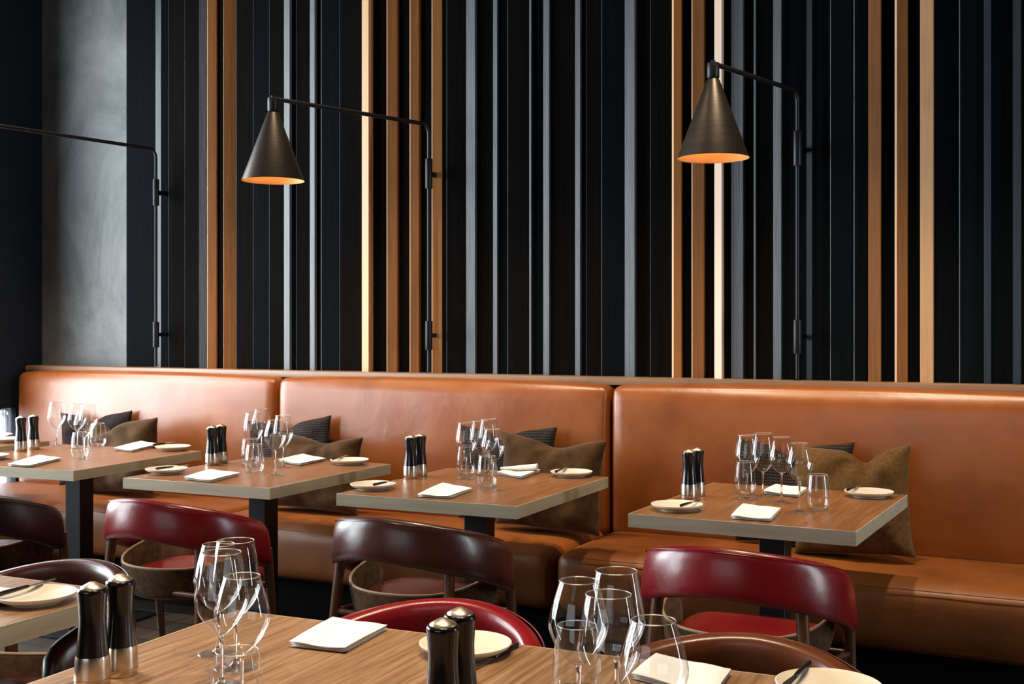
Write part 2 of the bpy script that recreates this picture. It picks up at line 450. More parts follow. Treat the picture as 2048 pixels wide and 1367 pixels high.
# (left px, right px, kind, tilt, depth, bevel)
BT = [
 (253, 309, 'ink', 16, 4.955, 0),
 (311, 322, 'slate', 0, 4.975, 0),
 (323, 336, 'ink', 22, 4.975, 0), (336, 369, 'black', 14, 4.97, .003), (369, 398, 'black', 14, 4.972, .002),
 (398, 413, 'sheen_dark', 24, 4.975, 0),
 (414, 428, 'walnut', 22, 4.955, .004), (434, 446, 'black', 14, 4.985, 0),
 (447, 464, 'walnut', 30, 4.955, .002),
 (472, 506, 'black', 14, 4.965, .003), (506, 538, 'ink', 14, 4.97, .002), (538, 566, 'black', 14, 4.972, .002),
 (567, 579, 'sheen_pale', -6, 4.955, 0), (583, 592, 'ink', 16, 4.975, 0), (592, 617, 'black', 14, 4.972, .003),
 (619, 629, 'sheen_pale', -6, 4.955, 0), (633, 641, 'ink', 16, 4.975, 0), (641, 679, 'ink', 12, 4.968, .007),
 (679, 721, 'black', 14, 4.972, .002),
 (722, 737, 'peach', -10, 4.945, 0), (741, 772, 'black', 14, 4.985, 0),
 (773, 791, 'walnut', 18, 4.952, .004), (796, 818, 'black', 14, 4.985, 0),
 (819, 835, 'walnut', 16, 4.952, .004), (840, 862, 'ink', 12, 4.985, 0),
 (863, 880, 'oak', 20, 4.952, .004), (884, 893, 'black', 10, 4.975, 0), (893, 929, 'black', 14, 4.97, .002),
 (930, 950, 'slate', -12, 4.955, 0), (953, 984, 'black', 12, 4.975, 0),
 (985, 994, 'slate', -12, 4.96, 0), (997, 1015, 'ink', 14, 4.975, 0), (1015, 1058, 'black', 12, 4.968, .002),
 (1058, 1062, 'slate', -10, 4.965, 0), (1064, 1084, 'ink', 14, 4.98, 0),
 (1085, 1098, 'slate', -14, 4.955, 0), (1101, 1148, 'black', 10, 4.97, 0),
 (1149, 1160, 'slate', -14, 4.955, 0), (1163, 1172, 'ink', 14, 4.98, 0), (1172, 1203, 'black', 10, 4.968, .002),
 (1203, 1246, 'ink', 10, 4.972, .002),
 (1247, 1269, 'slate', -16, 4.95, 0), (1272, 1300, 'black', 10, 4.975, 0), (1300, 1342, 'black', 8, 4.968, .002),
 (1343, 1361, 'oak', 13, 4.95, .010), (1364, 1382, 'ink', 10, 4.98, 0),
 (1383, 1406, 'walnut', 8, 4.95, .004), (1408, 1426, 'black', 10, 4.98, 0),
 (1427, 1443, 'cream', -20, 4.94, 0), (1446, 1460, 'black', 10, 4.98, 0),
 (1461, 1486, 'sheen_dark', -10, 4.955, 0), (1488, 1506, 'black', 12, 4.975, 0),
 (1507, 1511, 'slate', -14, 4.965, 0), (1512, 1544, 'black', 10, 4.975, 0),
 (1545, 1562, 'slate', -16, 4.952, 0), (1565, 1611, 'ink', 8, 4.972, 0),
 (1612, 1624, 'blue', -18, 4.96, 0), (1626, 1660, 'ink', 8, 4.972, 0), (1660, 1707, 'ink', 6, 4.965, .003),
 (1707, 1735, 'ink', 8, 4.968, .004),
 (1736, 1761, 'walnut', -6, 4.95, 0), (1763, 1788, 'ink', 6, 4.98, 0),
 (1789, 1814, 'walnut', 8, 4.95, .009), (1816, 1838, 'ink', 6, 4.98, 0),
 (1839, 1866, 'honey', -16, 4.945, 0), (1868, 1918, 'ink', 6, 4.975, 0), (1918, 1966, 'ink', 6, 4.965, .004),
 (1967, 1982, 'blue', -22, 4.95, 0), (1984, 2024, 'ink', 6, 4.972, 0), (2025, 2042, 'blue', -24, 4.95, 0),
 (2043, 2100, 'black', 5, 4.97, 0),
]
WL = {'blue': 'black batten with bluish window sheen painted in', 'honey': 'honey coloured maple batten', 'oak': 'golden oak batten', 'walnut': 'reddish walnut batten', 'peach': 'pale maple batten', 'cream': 'bleached cream maple batten',
      'slate': 'black batten with grey window sheen painted in', 'sheen_dark': 'black batten with dark grey window sheen painted in', 'sheen_pale': 'black batten with pale grey window sheen painted in'}
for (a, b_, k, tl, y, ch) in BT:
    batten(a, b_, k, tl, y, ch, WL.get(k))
# the same cladding carries on to the right of the view
xs = -0.12
for k in range(24):
    w = 0.06 + 0.03 * ((k * 7) % 3)
    kd = ['black', 'ink', 'walnut', 'black', 'slate', 'ink'][k % 6]
    mesh_w = w
    plan = [(0, YW + .01), (0, 4.97), (w, 4.975), (w, YW + .01)]
    vs = [(px, py, 1.108) for px, py in plan] + [(px, py, CEIL) for px, py in plan]
    fs = [(0, 1, 2, 3), (4, 5, 6, 7)] + [(i, (i + 1) % 4, 4 + (i + 1) % 4, 4 + i) for i in range(4)]
    mesh_obj('batten', vs, fs, BM[kd], wall_back, False, (xs, 0, 0))
    xs += w + 0.004
    if xs > XR - 0.1: break

# left wall with its tall openings
def wall_with_openings(name, x0, x1, spans, mat):
    """wall slab between x0 and x1 running in y; spans = (y0, y1, z0, z1) openings in ascending y"""
    w = st(empty(name))
    y = YB
    for k, (a, b_, z0, z1) in enumerate(spans):
        rbox('wall_section', x0, x1, y, a, 0, CEIL, mat, w)
        if z0 > 0: rbox('wall_section', x0, x1, a, b_, 0, z0, mat, w)
        rbox('wall_section', x0, x1, a, b_, z1, CEIL, mat, w)
        y = b_
    rbox('wall_section', x0, x1, y, YW + 0.1, 0, CEIL, mat, w)
    return w
wall_with_openings('wall_left', XL - 0.25, XL, [(0.5, 2.2, 0.6, 3.3), (2.5, 4.45, 0.6, 3.3), (4.5, 4.80, 0.25, 0.87)], M['navy_wall'])
wall_with_openings('wall_right', XR, XR + 0.2, [(3.55, 4.15, 0.4, 3.0)], M['room_dark'])
wf = st(empty('wall_front'))
for (a, b_, z0, z1) in [(XL, -3.4, 0, CEIL), (-3.4, 0.2, 0, 0.9), (-3.4, 0.2, 3.1, CEIL), (0.2, XR, 0, CEIL)]:
    rbox('wall_section', a, b_, YB - 0.2, YB, z0, z1, M['room_dark'], wf)

def window(n, axis, pos, a0, a1, z0, z1, cols, rows):
    w = st(empty('window_%d' % n))
    t = 0.022
    def bar(p0, p1, q0, q1):
        if axis == 'x': rbox('window_frame', pos - 0.03, pos + 0.03, p0, p1, q0, q1, M['frame'], w)
        else: rbox('window_frame', p0, p1, pos - 0.03, pos + 0.03, q0, q1, M['frame'], w)
    for i in range(cols + 1):
        c = a0 + (a1 - a0) * i / cols; c = min(max(c, a0 + t), a1 - t)
        bar(c - t, c + t, z0, z1)
    for j in range(rows + 1):
        c = z0 + (z1 - z0) * j / rows; c = min(max(c, z0 + t), z1 - t)
        bar(a0, a1, c - t, c + t)
    if axis == 'x': rbox('pane', pos - 0.003, pos + 0.003, a0, a1, z0, z1, M['thin_glass'], w)
    else: rbox('pane', a0, a1, pos - 0.003, pos + 0.003, z0, z1, M['thin_glass'], w)
    return w
window(1, 'x', XL - 0.18, 0.5, 2.2, 0.6, 3.3, 2, 2)
window(2, 'x', XL - 0.18, 2.5, 4.45, 0.6, 3.3, 2, 2)
window(3, 'x', XL - 0.18, 4.5, 4.80, 0.25, 0.87, 1, 1)
window(4, 'x', XR + 0.15, 3.55, 4.15, 0.4, 3.0, 1, 2)
window(5, 'y', YB - 0.15, -3.4, 0.2, 0.9, 3.1, 3, 1)

# sheer pleated curtain glowing in the low opening beside the bench
def sheer():
    m, nt, b = mat_new('sheer_white_curtain')
    b.inputs['Base Color'].default_value = (0.85, 0.87, 0.9, 1); b.inputs['Roughness'].default_value = 0.9
    tl = nt.nodes.new('ShaderNodeBsdfTranslucent'); tl.inputs[0].default_value = (0.9, 0.92, 0.95, 1)
    mx = nt.nodes.new('ShaderNodeMixShader'); mx.inputs[0].default_value = 0.7
    out = nt.nodes['Material Output']
    nt.links.new(b.outputs[0], mx.inputs[1]); nt.links.new(tl.outputs[0], mx.inputs[2]); nt.links.new(mx.outputs[0], out.inputs[0])
    return m
vs, fs = [], []
N = 120
for i in range(N + 1):
    y = 4.51 + 0.28 * i / N
    x = XL - 0.06 + 0.016 * math.sin(i * 0.75) + 0.005 * math.sin(i * 0.31)
    vs += [(x, y, 0.26), (x, y, 0.86), ]
for i in range(N): fs.append((2 * i, 2 * i + 2, 2 * i + 3, 2 * i + 1))
cur = mesh_obj('curtain', vs, fs, sheer(), None, True)
cur.modifiers.new('thickness', 'SOLIDIFY').thickness = 0.001
tag(cur, 'sunlit sheer white pleated curtain low beside the far left end of the bench', 'curtain')
area('daylight_low_window', (XL - 0.45, 4.62, 0.56), (0, 4.62, 0.56), 0.5, 0.6, 90, DAY)

# ceiling fittings
for i, (x, y) in enumerate(DOWN):
    e = empty('ceiling_downlight', (x, y, CEIL), 0, 'small round black recessed ceiling downlight above the tables', 'light', 'ceiling downlights')
    lathe('trim_ring', [(0.036, -0.05), (0.042, -0.012), (0.055, -0.008), (0.055, 0.0), (0.045, 0.0)], M['downlight_trim'], e, 24)

# ------------------------------------------------------------------ banquette
def puffy(name, x0, x1, y0, y1, z0, z1, mat, parent, bev, puff, front_puff=True, nx=30, ny=8, nz=12, seed=0, wr=0.004):
    """an upholstered block: fine rounded box whose faces belly out a little and carry soft creases"""
    bm = bmesh.new()
    rnd = random.Random(seed)
    # build a rounded box from a subdivided cube
    def face_grid(n, m, fn):
        g = [[bm.verts.new(fn(i / n, j / m)) for j in range(m + 1)] for i in range(n + 1)]
        for i in range(n):
            for j in range(m):
                bm.faces.new((g[i][j], g[i + 1][j], g[i + 1][j + 1], g[i][j + 1]))
    def wp(t, n):   # denser samples near the ends
        return 0.5 - 0.5 * math.cos(PI * t) * (0.55 + 0.45 * abs(math.cos(PI * t)))
    X = lambda t: x0 + (x1 - x0) * wp(t, nx)
    Y = lambda t: y0 + (y1 - y0) * wp(t, ny)
    Z = lambda t: z0 + (z1 - z0) * wp(t, nz)
    face_grid(nx, nz, lambda a, b: (X(a), y0, Z(b)))
    face_grid(nx, nz, lambda a, b: (X(a), y1, Z(b)))
    face_grid(nx, ny, lambda a, b: (X(a), Y(b), z0))
    face_grid(nx, ny, lambda a, b: (X(a), Y(b), z1))
    face_grid(ny, nz, lambda a, b: (x0, Y(a), Z(b)))
    face_grid(ny, nz, lambda a, b: (x1, Y(a), Z(b)))
    bmesh.ops.remove_doubles(bm, verts=bm.verts[:], dist=1e-5)
    for v in bm.verts:
        c = v.co
        ix = min(max(c.x, x0 + bev), x1 - bev); iy = min(max(c.y, y0 + bev), y1 - bev); iz = min(max(c.z, z0 + bev), z1 - bev)
        d = Vector((c.x - ix, c.y - iy, c.z - iz))
        if d.length > 1e-9:
            d = d.normalized() * bev
        p = Vector((ix, iy, iz)) + d
        sx = math.sin(PI * min(max((c.x - x0) / (x1 - x0), 0), 1)); sy = math.sin(PI * min(max((c.y - y0) / (y1 - y0), 0), 1))
        sz = math.sin(PI * min(max((c.z - z0) / (z1 - z0), 0), 1))
        if c.z > z1 - bev: p.z += puff * (sx ** 0.5) * (sy ** 0.6)
        if front_puff and c.y < y0 + bev: p.y -= puff * (sx ** 0.4) * (sz ** 0.6)
        p.y += wr * math.sin(c.x * 17 + c.z * 6 + seed) * 0.5 * sx * sz
        v.co = p
    bmesh.ops.recalc_face_normals(bm, faces=bm.faces)
    me = bpy.data.meshes.new(name); bm.to_mesh(me); bm.free()
    return _fin(name, me, mat, parent, True, None)

SEAMS = [-5.62, -3.745, -1.934, -0.10]
BL = ['tan leather bench section at the far left beside the dark side wall',
      'tan leather bench section in the middle, between its two upright seams',
      'tan leather bench section on the right, behind the rightmost bench table']
for i in range(3):
    a, b_ = SEAMS[i] + 0.006, SEAMS[i + 1] - 0.006
    e = empty('banquette', ((a + b_) / 2, 4.5, 0), 0, BL[i], 'bench', 'bench sections')
    cx = (a + b_) / 2
    def loc(o): o.location = (-cx, -4.5, 0); return o
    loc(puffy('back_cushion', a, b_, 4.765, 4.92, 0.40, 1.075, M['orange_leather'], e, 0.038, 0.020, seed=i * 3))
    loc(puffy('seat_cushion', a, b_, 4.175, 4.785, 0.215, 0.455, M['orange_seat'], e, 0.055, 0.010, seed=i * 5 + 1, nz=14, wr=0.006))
    loc(rbox('plinth', a + 0.01, b_ - 0.01, 4.32, 4.92, 0, 0.225, M['plinth'], e))
    # stitched seam along the front edge of the seat
    pts = [(x, 4.163, 0.428) for x in [a + 0.05 + (b_ - a - 0.1) * k / 20 for k in range(21)]]
    pts = [(p[0], 4.178 - 0.006 * math.sin(PI * k / 20) ** .4, 0.442) for k, p in enumerate(pts)]
    loc(tube('seam', pts, 0.0018, M['seam'], e, 8))
rl = rbox('trim_1', XL + 0.02, XR, 4.85, 5.0, 1.078, 1.112, M['rail'], None, 0.003, 2)
st(rl)
# boxed wall behind the bench back, under the oak rail
st(rbox('trim_2', XL + 0.01, XR, 4.93, YW, 0, 1.08, M['plinth']))

# ------------------------------------------------------------------ tables
TZ, TH = 0.75, 0.042
def make_table(w, d, mat, label, group, loc, rot, columns=1, off=0.0):
    """origin: floor point under the middle of the top"""
    e = empty('dining_table', loc, rot, label, 'table', group)
    z0 = TZ - TH
    rbox('tabletop', -w / 2 + .003, w / 2 - .003, -d / 2 + .003, d / 2 - .003, z0, TZ, mat, e, 0.0015, 1)
    # edge band: four mitred strips in one ring
    t = 0.003
    o = [(-w / 2, -d / 2), (w / 2, -d / 2), (w / 2, d / 2), (-w / 2, d / 2)]
    i_ = [(-w / 2 + t, -d / 2 + t), (w / 2 - t, -d / 2 + t), (w / 2 - t, d / 2 - t), (-w / 2 + t, d / 2 - t)]
    vs = [(x, y, z0) for x, y in o] + [(x, y, TZ - .0005) for x, y in o] + [(x, y, z0) for x, y in i_] + [(x, y, TZ - .0005) for x, y in i_]
    fs = []
    for k in range(4):
        n = (k + 1) % 4
        fs += [(k, n, 4 + n, 4 + k), (4 + k, 4 + n, 12 + n, 12 + k), (8 + k, 8 + n, n, k), (8 + n, 8 + k, 12 + k, 12 + n)]
    mesh_obj('edge_band', vs, fs, M['edge'], e)['label'] = 'pale oak edge band'
    cols = [off] if columns == 1 else [-w / 4 - .05, w / 4 + .05]
    for cx in cols:
        rbox('support_plate', cx - .2, cx + .2, -.25, .25, z0 - .008, z0, M['steel_black'], e)
        rbox('column', cx - .043, cx + .043, -.043, .043, 0.012, z0 - .008, M['steel_black'], e, 0.003, 1)
        rbox('base_plate', cx - .23, cx + .23, -.26, .26, 0.0, 0.012, M['steel_black'], e, 0.002, 1)
    return e

def table_from_corner(x, y, rot, w, d, corner='FR'):
    c, s = math.cos(rot), math.sin(rot)
    lx, ly = {'FR': (-w / 2, d / 2), 'BL': (w / 2, -d / 2), 'BR': (-w / 2, -d / 2)}[corner]
    return (x + lx * c - ly * s, y + lx * s + ly * c)

TABLES = []
for (x, y, r, lab) in [
    (-4.80, 3.49, 4.0, 'square wooden bench table at the far left, mostly out of frame'),
    (-3.751, 3.465, 4.87, 'square wooden bench table left of the red chair, set for two'),
    (-2.708, 3.411, 1.47, 'square wooden bench table behind the red chair on the left, set for two'),
    (-1.711, 3.423, 1.55, 'square wooden bench table behind the dark brown chair, set for two'),
    (-0.635, 3.433, -1.28, 'rightmost square wooden bench table, set for two with four wine glasses in line')]:
    w, d = (0.84 if x == -3.751 else 0.70), 0.8435
    cx, cy = table_from_corner(x, y, R(r), w, d)
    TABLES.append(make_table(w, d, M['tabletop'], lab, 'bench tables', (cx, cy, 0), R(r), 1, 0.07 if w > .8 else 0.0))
cx, cy = table_from_corner(-1.597, 1.905, R(2.5), 1.5, 0.84, 'BL')
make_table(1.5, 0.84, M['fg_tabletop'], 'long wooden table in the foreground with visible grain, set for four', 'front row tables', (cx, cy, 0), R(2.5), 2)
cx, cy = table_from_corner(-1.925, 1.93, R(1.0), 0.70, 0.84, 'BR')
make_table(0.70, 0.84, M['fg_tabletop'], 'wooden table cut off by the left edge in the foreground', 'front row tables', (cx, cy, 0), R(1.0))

# ------------------------------------------------------------------ chairs
def path(r, arm, n=40):
    """plan curve: rear half circle (centre at origin, rear towards -y) plus straight arms forward; yields (x, y, nx, ny, s)"""
    L = r * PI / 2 + arm
    out = []
    for i in range(n + 1):
        s = -L + 2 * L * i / n
        a = abs(s)
        sg = 1 if s >= 0 else -1
        if a <= r * PI / 2:
            th = a / r
            x, y, nx, ny = r * math.sin(th), -r * math.cos(th), math.sin(th), -math.cos(th)
        else:
            x, y, nx, ny = r, a - r * PI / 2, 1.0, 0.0
        out.append((sg * x, y, sg * nx, ny, a / L))
    return out

def band(name, r, arm, thick, ztop, zbot, flare, mat, parent, round_end=0.12, nsec=20, npath=64, power=3.5):
    vs, fs = [], []
    P = path(r, arm, npath)
    for (x, y, nx, ny, q) in P:
        zt, zb = ztop(q), zbot(q)
        hh, zc = (zt - zb) / 2, (zt + zb) / 2
        f = 1.0
        if q > 1 - round_end:
            k = (q - (1 - round_end)) / round_end
            f = max(0.0, 1 - k ** 2.6) ** (1 / 2.6)
        ft = f if q < 0.9999 else 0.0
        for j in range(nsec):
            a = 2 * PI * j / nsec
            ca, sa = math.cos(a), math.sin(a)
            # superellipse section
            e = 2 / power
            px = math.copysign(abs(ca) ** e, ca) * thick / 2 * (0.35 + 0.65 * ft)
            pz = math.copysign(abs(sa) ** e, sa) * hh * (0.02 + 0.98 * ft)
            off = px + flare * (-pz) / hh * 0.5
            vs.append((x + nx * off, y + ny * off, zc + pz))
    n = len(P)
    for i in range(n - 1):
        for j in range(nsec):
            k = (j + 1) % nsec
            fs.append((i * nsec + j, i * nsec + k, (i + 1) * nsec + k, (i + 1) * nsec + j))
    fs.append(tuple(range(nsec))); fs.append(tuple((n - 1) * nsec + j for j in range(nsec)))
    return mesh_obj(name, vs, fs, mat, parent, True)

def make_chair(mat, seatmat, label, group):
    e = empty('dining_chair', (0, 0, 0), 0, label, 'chair', group)
    zt = lambda q: 0.762 - 0.115 * q ** 1.7
    zb = lambda q: 0.632 - 0.150 * q ** 1.6
    br = band('backrest', 0.262, 0.10, 0.052, zt, zb, 0.018, mat, e, power=3.3)
    # stitched piping just inside the top edge of the backrest
    P = path(0.262, 0.10, 60)
    pts = [(x + nx * 0.0165, y + ny * 0.0165, zt(q) - 0.0062) for (x, y, nx, ny, q) in P if q < 0.84]
    vs, fs = tube_vf(pts, 0.0016, 8)
    mesh_obj('piping', vs, fs, mat, br, True)
    st_ = lambda q: 0.525 + 0.09 * max(0, q - 0.3) ** 1.4
    sb = lambda q: 0.425 + 0.02 * q
    sh = band('seat_shell', 0.222, 0.10, 0.012, st_, sb, -0.02, M['suede'], e, round_end=0.10, power=5)
    P = path(0.222, 0.10, 60)
    pts = [(x + nx * 0.009, y + ny * 0.009, st_(q) + 0.001) for (x, y, nx, ny, q) in P if q < 0.92]
    vs, fs = tube_vf(pts, 0.0045, 8)
    mesh_obj('shell_rim', vs, fs, M['suede_edge'], sh, True)['label'] = 'pale rim of the seat shell'
    # seat cushion: D-shaped pad
    vs, fs = [], []
    seg = 48
    prof = [(0.0, 0.415), (0.93, 0.415), (0.985, 0.425), (1.0, 0.445), (0.985, 0.472), (0.93, 0.486), (0.7, 0.493), (0.4, 0.496), (0.0, 0.497)]
    rings = []
    for (f, z) in prof:
        if f == 0: rings.append([len(vs)]); vs.append((0, 0, z)); continue
        b0 = len(vs); rings.append(list(range(b0, b0 + seg)))
        for k in range(seg):
            a = 2 * PI * k / seg
            x, y = math.sin(a), -math.cos(a)
            if y > 0:
                m_ = max(abs(x), abs(y)); pw = 4.5
                nrm = (abs(x) ** pw + abs(y) ** pw) ** (1 / pw)
                x, y = x / nrm, y / nrm
            vs.append((x * 0.208 * f, y * 0.21 * f, z))
    for A, B in zip(rings, rings[1:]):
        for i in range(seg):
            j = (i + 1) % seg
            if len(A) == 1: fs.append((A[0], B[j], B[i]))
            elif len(B) == 1: fs.append((A[i], A[j], B[0]))
            else: fs.append((A[i], A[j], B[j], B[i]))
    mesh_obj('seat', vs, fs, seatmat, e, True)
    for sx in (-1, 1):
        tube('leg', [(sx * .192, -.172, .655), (sx * .207, -.19, .45), (sx * .245, -.235, 0)], [.017, .0165, .010], M['leg_wood'], e)
        tube('leg', [(sx * .262, .095, .56), (sx * .262, .11, .42), (sx * .27, .16, 0)], [.016, .0165, .010], M['leg_wood'], e)
        tube('side_rail', [(sx * .207, -.19, .445), (sx * .215, -.05, .432), (sx * .262, .11, .43)], .009, M['leg_wood'], e, 10)
    tube('cross_rail', [(-.207, -.19, .445), (.207, -.19, .445)], .009, M['leg_wood'], e, 10)
    tube('cross_rail', [(-.262, .11, .43), (.262, .11, .43)], .009, M['leg_wood'], e, 10)
    return e

red = make_chair(M['red_leather'], M['red_leather'], 'red leather tub chair on the right, its back to us, at the rightmost bench table', 'chairs facing the bench')
red.location = (-0.895, 3.22, 0)
dup(red, (-2.88, 3.19, 0), 0, 'red leather tub chair on the left, its back to us, between brown and near-black chairs')
brn = make_chair(M['brown_leather'], M['brown_leather'], 'glossy dark brown leather tub chair, its back to us, in the centre', 'chairs facing the bench')
brn.location = (-1.95, 3.23, 0)
drk = make_chair(M['dark_leather'], M['dark_leather'], 'near-black oxblood leather tub chair cut off by the left edge', 'chairs facing the bench')
drk.location = (-3.78, 3.10, 0)
dup(red, (-1.20, 1.90, 0), PI + R(2), 'red leather tub chair facing us behind the long foreground table', 'chairs facing us')
tan = make_chair(M['tan_leather'], M['tan_leather'], 'chestnut leather tub chair facing us at the bottom right of the picture', 'chairs facing us')
tan.location = (-0.575, 1.90, 0); tan.rotation_euler = (0, 0, PI + R(2))
dup(brn, (-2.24, 1.86, 0), PI - R(2), 'brown leather tub chair facing us at the lower left, behind the cut-off table', 'chairs facing us')

# ------------------------------------------------------------------ wall lamps
def make_lamp(base_x, tip, label):
    e = empty('wall_lamp', (base_x, 4.95, 1.2), 0, label, 'wall lamp', 'cone wall lamps')
    B = Vector((base_x, 4.95, 1.2))
    L = lambda p: Vector(p) - B
    yp = 4.895
    zt = 2.315
    tx, ty = tip
    d = (Vector((tx, ty, 0)) - Vector((base_x, yp, 0))); ln = d.length; d.normalize()
    pts = [(base_x, yp, 1.12), (base_x, yp, zt - 0.05)]
    for k in range(1, 7):
        a = k / 6 * PI / 2
        pts.append((base_x + d.x * 0.04 * (1 - math.cos(a)), yp + d.y * 0.04 * (1 - math.cos(a)), zt - 0.05 + 0.05 * math.sin(a)))
    pole = tube('pole', [L(p) for p in pts], 0.0085, M['lamp_black'], e, 14)
    tube('arm', [L((base_x + d.x * 0.035, yp + d.y * 0.035, zt)), L((tx, ty, zt))], 0.0095, M['lamp_black'], e, 14)
    for z0, z1 in ((2.005, 2.150), (1.225, 1.365)):
        vs, fs = lathe_vf([(0, z0), (.0165, z0), (.0175, z0 + .003), (.0175, z1 - .003), (.0165, z1), (0, z1)], 24)
        m_ = mesh_obj('swivel_sleeve', [Vector(v) + Vector((base_x, yp, 0)) - B for v in vs], fs, M['lamp_black'], e, True, None, 40)
        rbox('bracket', -.005, .005, yp - 4.95 + .012, 0.04, z0 - 1.2 + .06, z1 - 1.2 - .06, M['lamp_black'], m_)
    # shade hangs from the arm end
    sx, sy = tx, ty
    zc = zt - 0.012
    def lz(name, prof, mat, parent, seg=48):
        vs, fs = lathe_vf(prof, seg)
        return mesh_obj(name, [Vector(v) + Vector((sx, sy, 0)) - B for v in vs], fs, mat, parent, True, None, 45)
    lz('neck', [(0, zt + .012), (.008, zt + .012), (.009, zt + .004), (.0225, zt + .002), (.0235, zt - .002), (.0235, zt - .052), (.021, zt - .055), (0, zt - .055)], M['lamp_black'], e, 28)
    sh = lz('lamp_shade', [(.019, zt - .055), (.024, zt - .062), (.1325, zt - .350), (.1335, zt - .353)], M['bronze'], e, 64)
    lz('shade_lining', [(.0175, zt - .057), (.0225, zt - .064), (.1305, zt - .351), (.1335, zt - .353)], M['gold_inside'], sh, 64)['label'] = 'gold lining inside the shade'
    lz('bulb', [(0, zt - .14), (.012, zt - .142), (.022, zt - .16), (.024, zt - .18), (.018, zt - .20), (0, zt - .208)], M['bulb'], e, 20)
    # spot of the lamp itself
    l = bpy.data.lights.new('lamp_glow', 'POINT'); l.energy = 2.2; l.color = (1.0, 0.62, 0.30); l.shadow_soft_size = 0.02
    o = bpy.data.objects.new('lamp_glow', l); COL.objects.link(o); o.location = L((sx, sy, zt - .225)); o.parent = e
    return e
make_lamp(-2.924, (-3.19, 4.04), 'bronze cone wall lamp on a long black arm, the left one of two in view')
make_lamp(-1.143, (-1.305, 4.245), 'bronze cone wall lamp on a black arm, the right one, before the cream batten')
make_lamp(-4.671, (-4.85, 3.72), 'black arm of a wall lamp crossing the grey plaster panel at the far left')

# ------------------------------------------------------------------ tableware
def make_wine(kind):
    e = empty('wine_glass')
    if kind == 'L':   # tall bowl
        bowl = [(0.0035, .083), (.008, .0855), (.018, .094), (.030, .108), (.038, .122), (.0425, .135), (.0435, .141), (.0425, .149), (.040, .164), (.036, .188), (.0310, .217)]
    else:             # rounder bowl with a narrower mouth
        bowl = [(0.0035, .096), (.008, .0985), (.019, .106), (.032, .121), (.040, .138), (.0435, .151), (.0438, .157), (.042, .167), (.037, .186), (.0275, .217)]
    if kind == 'R': bowl = [(r, z - .022) for r, z in bowl]
    z0 = bowl[0][1]
    # bowl as a thin skin with a rounded lip
    inner = [(max(r - .0011, 0.0), z + (.003 if i < 2 else .0005)) for i, (r, z) in enumerate(bowl)]
    prof = bowl + [(bowl[-1][0] - .0005, bowl[-1][1] + .0006)] 
    lathe('bowl', prof, M['thin_glass'], e, 48, None, None)
    r = bowl[-1][0]; zr = bowl[-1][1]
    vs, fs = [], []
    ring = [(r * math.cos(2 * PI * k / 48), r * math.sin(2 * PI * k / 48), zr) for k in range(49)]
    vs, fs = tube_vf(ring, 0.00075, 6)
    mesh_obj('rim', vs, fs, M['rim_glass'], e, True)
    lathe('stem', [(0, z0 + .0035), (.0036, z0 + .003), (.0048, z0 + .0005), (.0040, z0 - .004), (.0030, z0 - .015), (.0027, .04), (.0032, .018), (.006, .0085), (.0105, .0052)], M['glass'], e, 20)
    lathe('foot', [(0, 0.0060), (.008, .0056), (.016, .0036), (.030, .0020), (.0355, .0014), (.036, .0008), (.0355, .0002), (0, 0.0)], M['thick_glass'], e, 40)
    return e
def make_tumbler():
    prof = [(0, .0), (.026, 0), (.031, .002), (.0355, .012), (.0385, .028), (.0390, .042), (.0370, .068), (.0335, .096), (.0305, .112)]
    e = empty('water_glass')
    lathe('body', prof[2:], M['thin_glass'], e, 44, None, None)
    r, zr = prof[-1]
    ring = [(r * math.cos(2 * PI * k / 48), r * math.sin(2 * PI * k / 48), zr) for k in range(49)]
    vs, fs = tube_vf(ring, 0.0008, 6)
    mesh_obj('rim', vs, fs, M['rim_glass'], e, True)
    lathe('base', [(0, 0), (.026, 0), (.0305, .002), (.0345, .012), (.030, .0125), (.015, .0105), (0, .010)], M['thick_glass'], e, 40)
    return e
PROTO = {'L': make_wine('L'), 'S': make_wine('S'), 'R': make_wine('R'), 'T': make_tumbler()}
USED = {}
def put(kind, x, y, label, group, cat, rz=0.0):
    p = PROTO[kind]
    if kind not in USED:
        USED[kind] = p; o = p
        o.location = (x, y, TZ + .0004); o.rotation_euler = (0, 0, rz)
        o['label'] = label; o['group'] = group; o['category'] = cat
    else:
        o = dup(p, (x, y, TZ + .0004), rz, label, group)
    return o
GL = []
def wine(u, v, kind, label, group):       # (u, v) = middle of the rim
    x, y = flat(u, v, TZ + (.195 if kind == 'R' else .217)); GL.append([kind, Vector((x, y)), label, group, 'wine glass'])
def tumbler(u, v, label, group):          # (u, v) = middle of the base
    x, y = flat(u, v, TZ); GL.append(['T', Vector((x, y)), label, group, 'water glass'])
def set_glasses():
    """glasses that would touch are drawn apart before they are set down"""
    for it in range(200):
        moved = False
        for i in range(len(GL)):
            for j in range(i + 1, len(GL)):
                a, b = GL[i], GL[j]
                if a[3] != b[3]: continue
                need = .0905 if 'T' not in (a[0], b[0]) else (.080 if a[0] == b[0] else .081)
                d = (b[1] - a[1]).length
                if d < need:
                    far, near = (a, b) if a[1].length > b[1].length else (b, a)
                    far[1] += far[1].normalized() * (need - d + .002) * .5; near[1] -= near[1].normalized() * (need - d + .002) * .5
                    moved = True
        if not moved: break
    for k, p, lab, grp, cat in GL: put(k, p.x, p.y, lab, grp, cat)

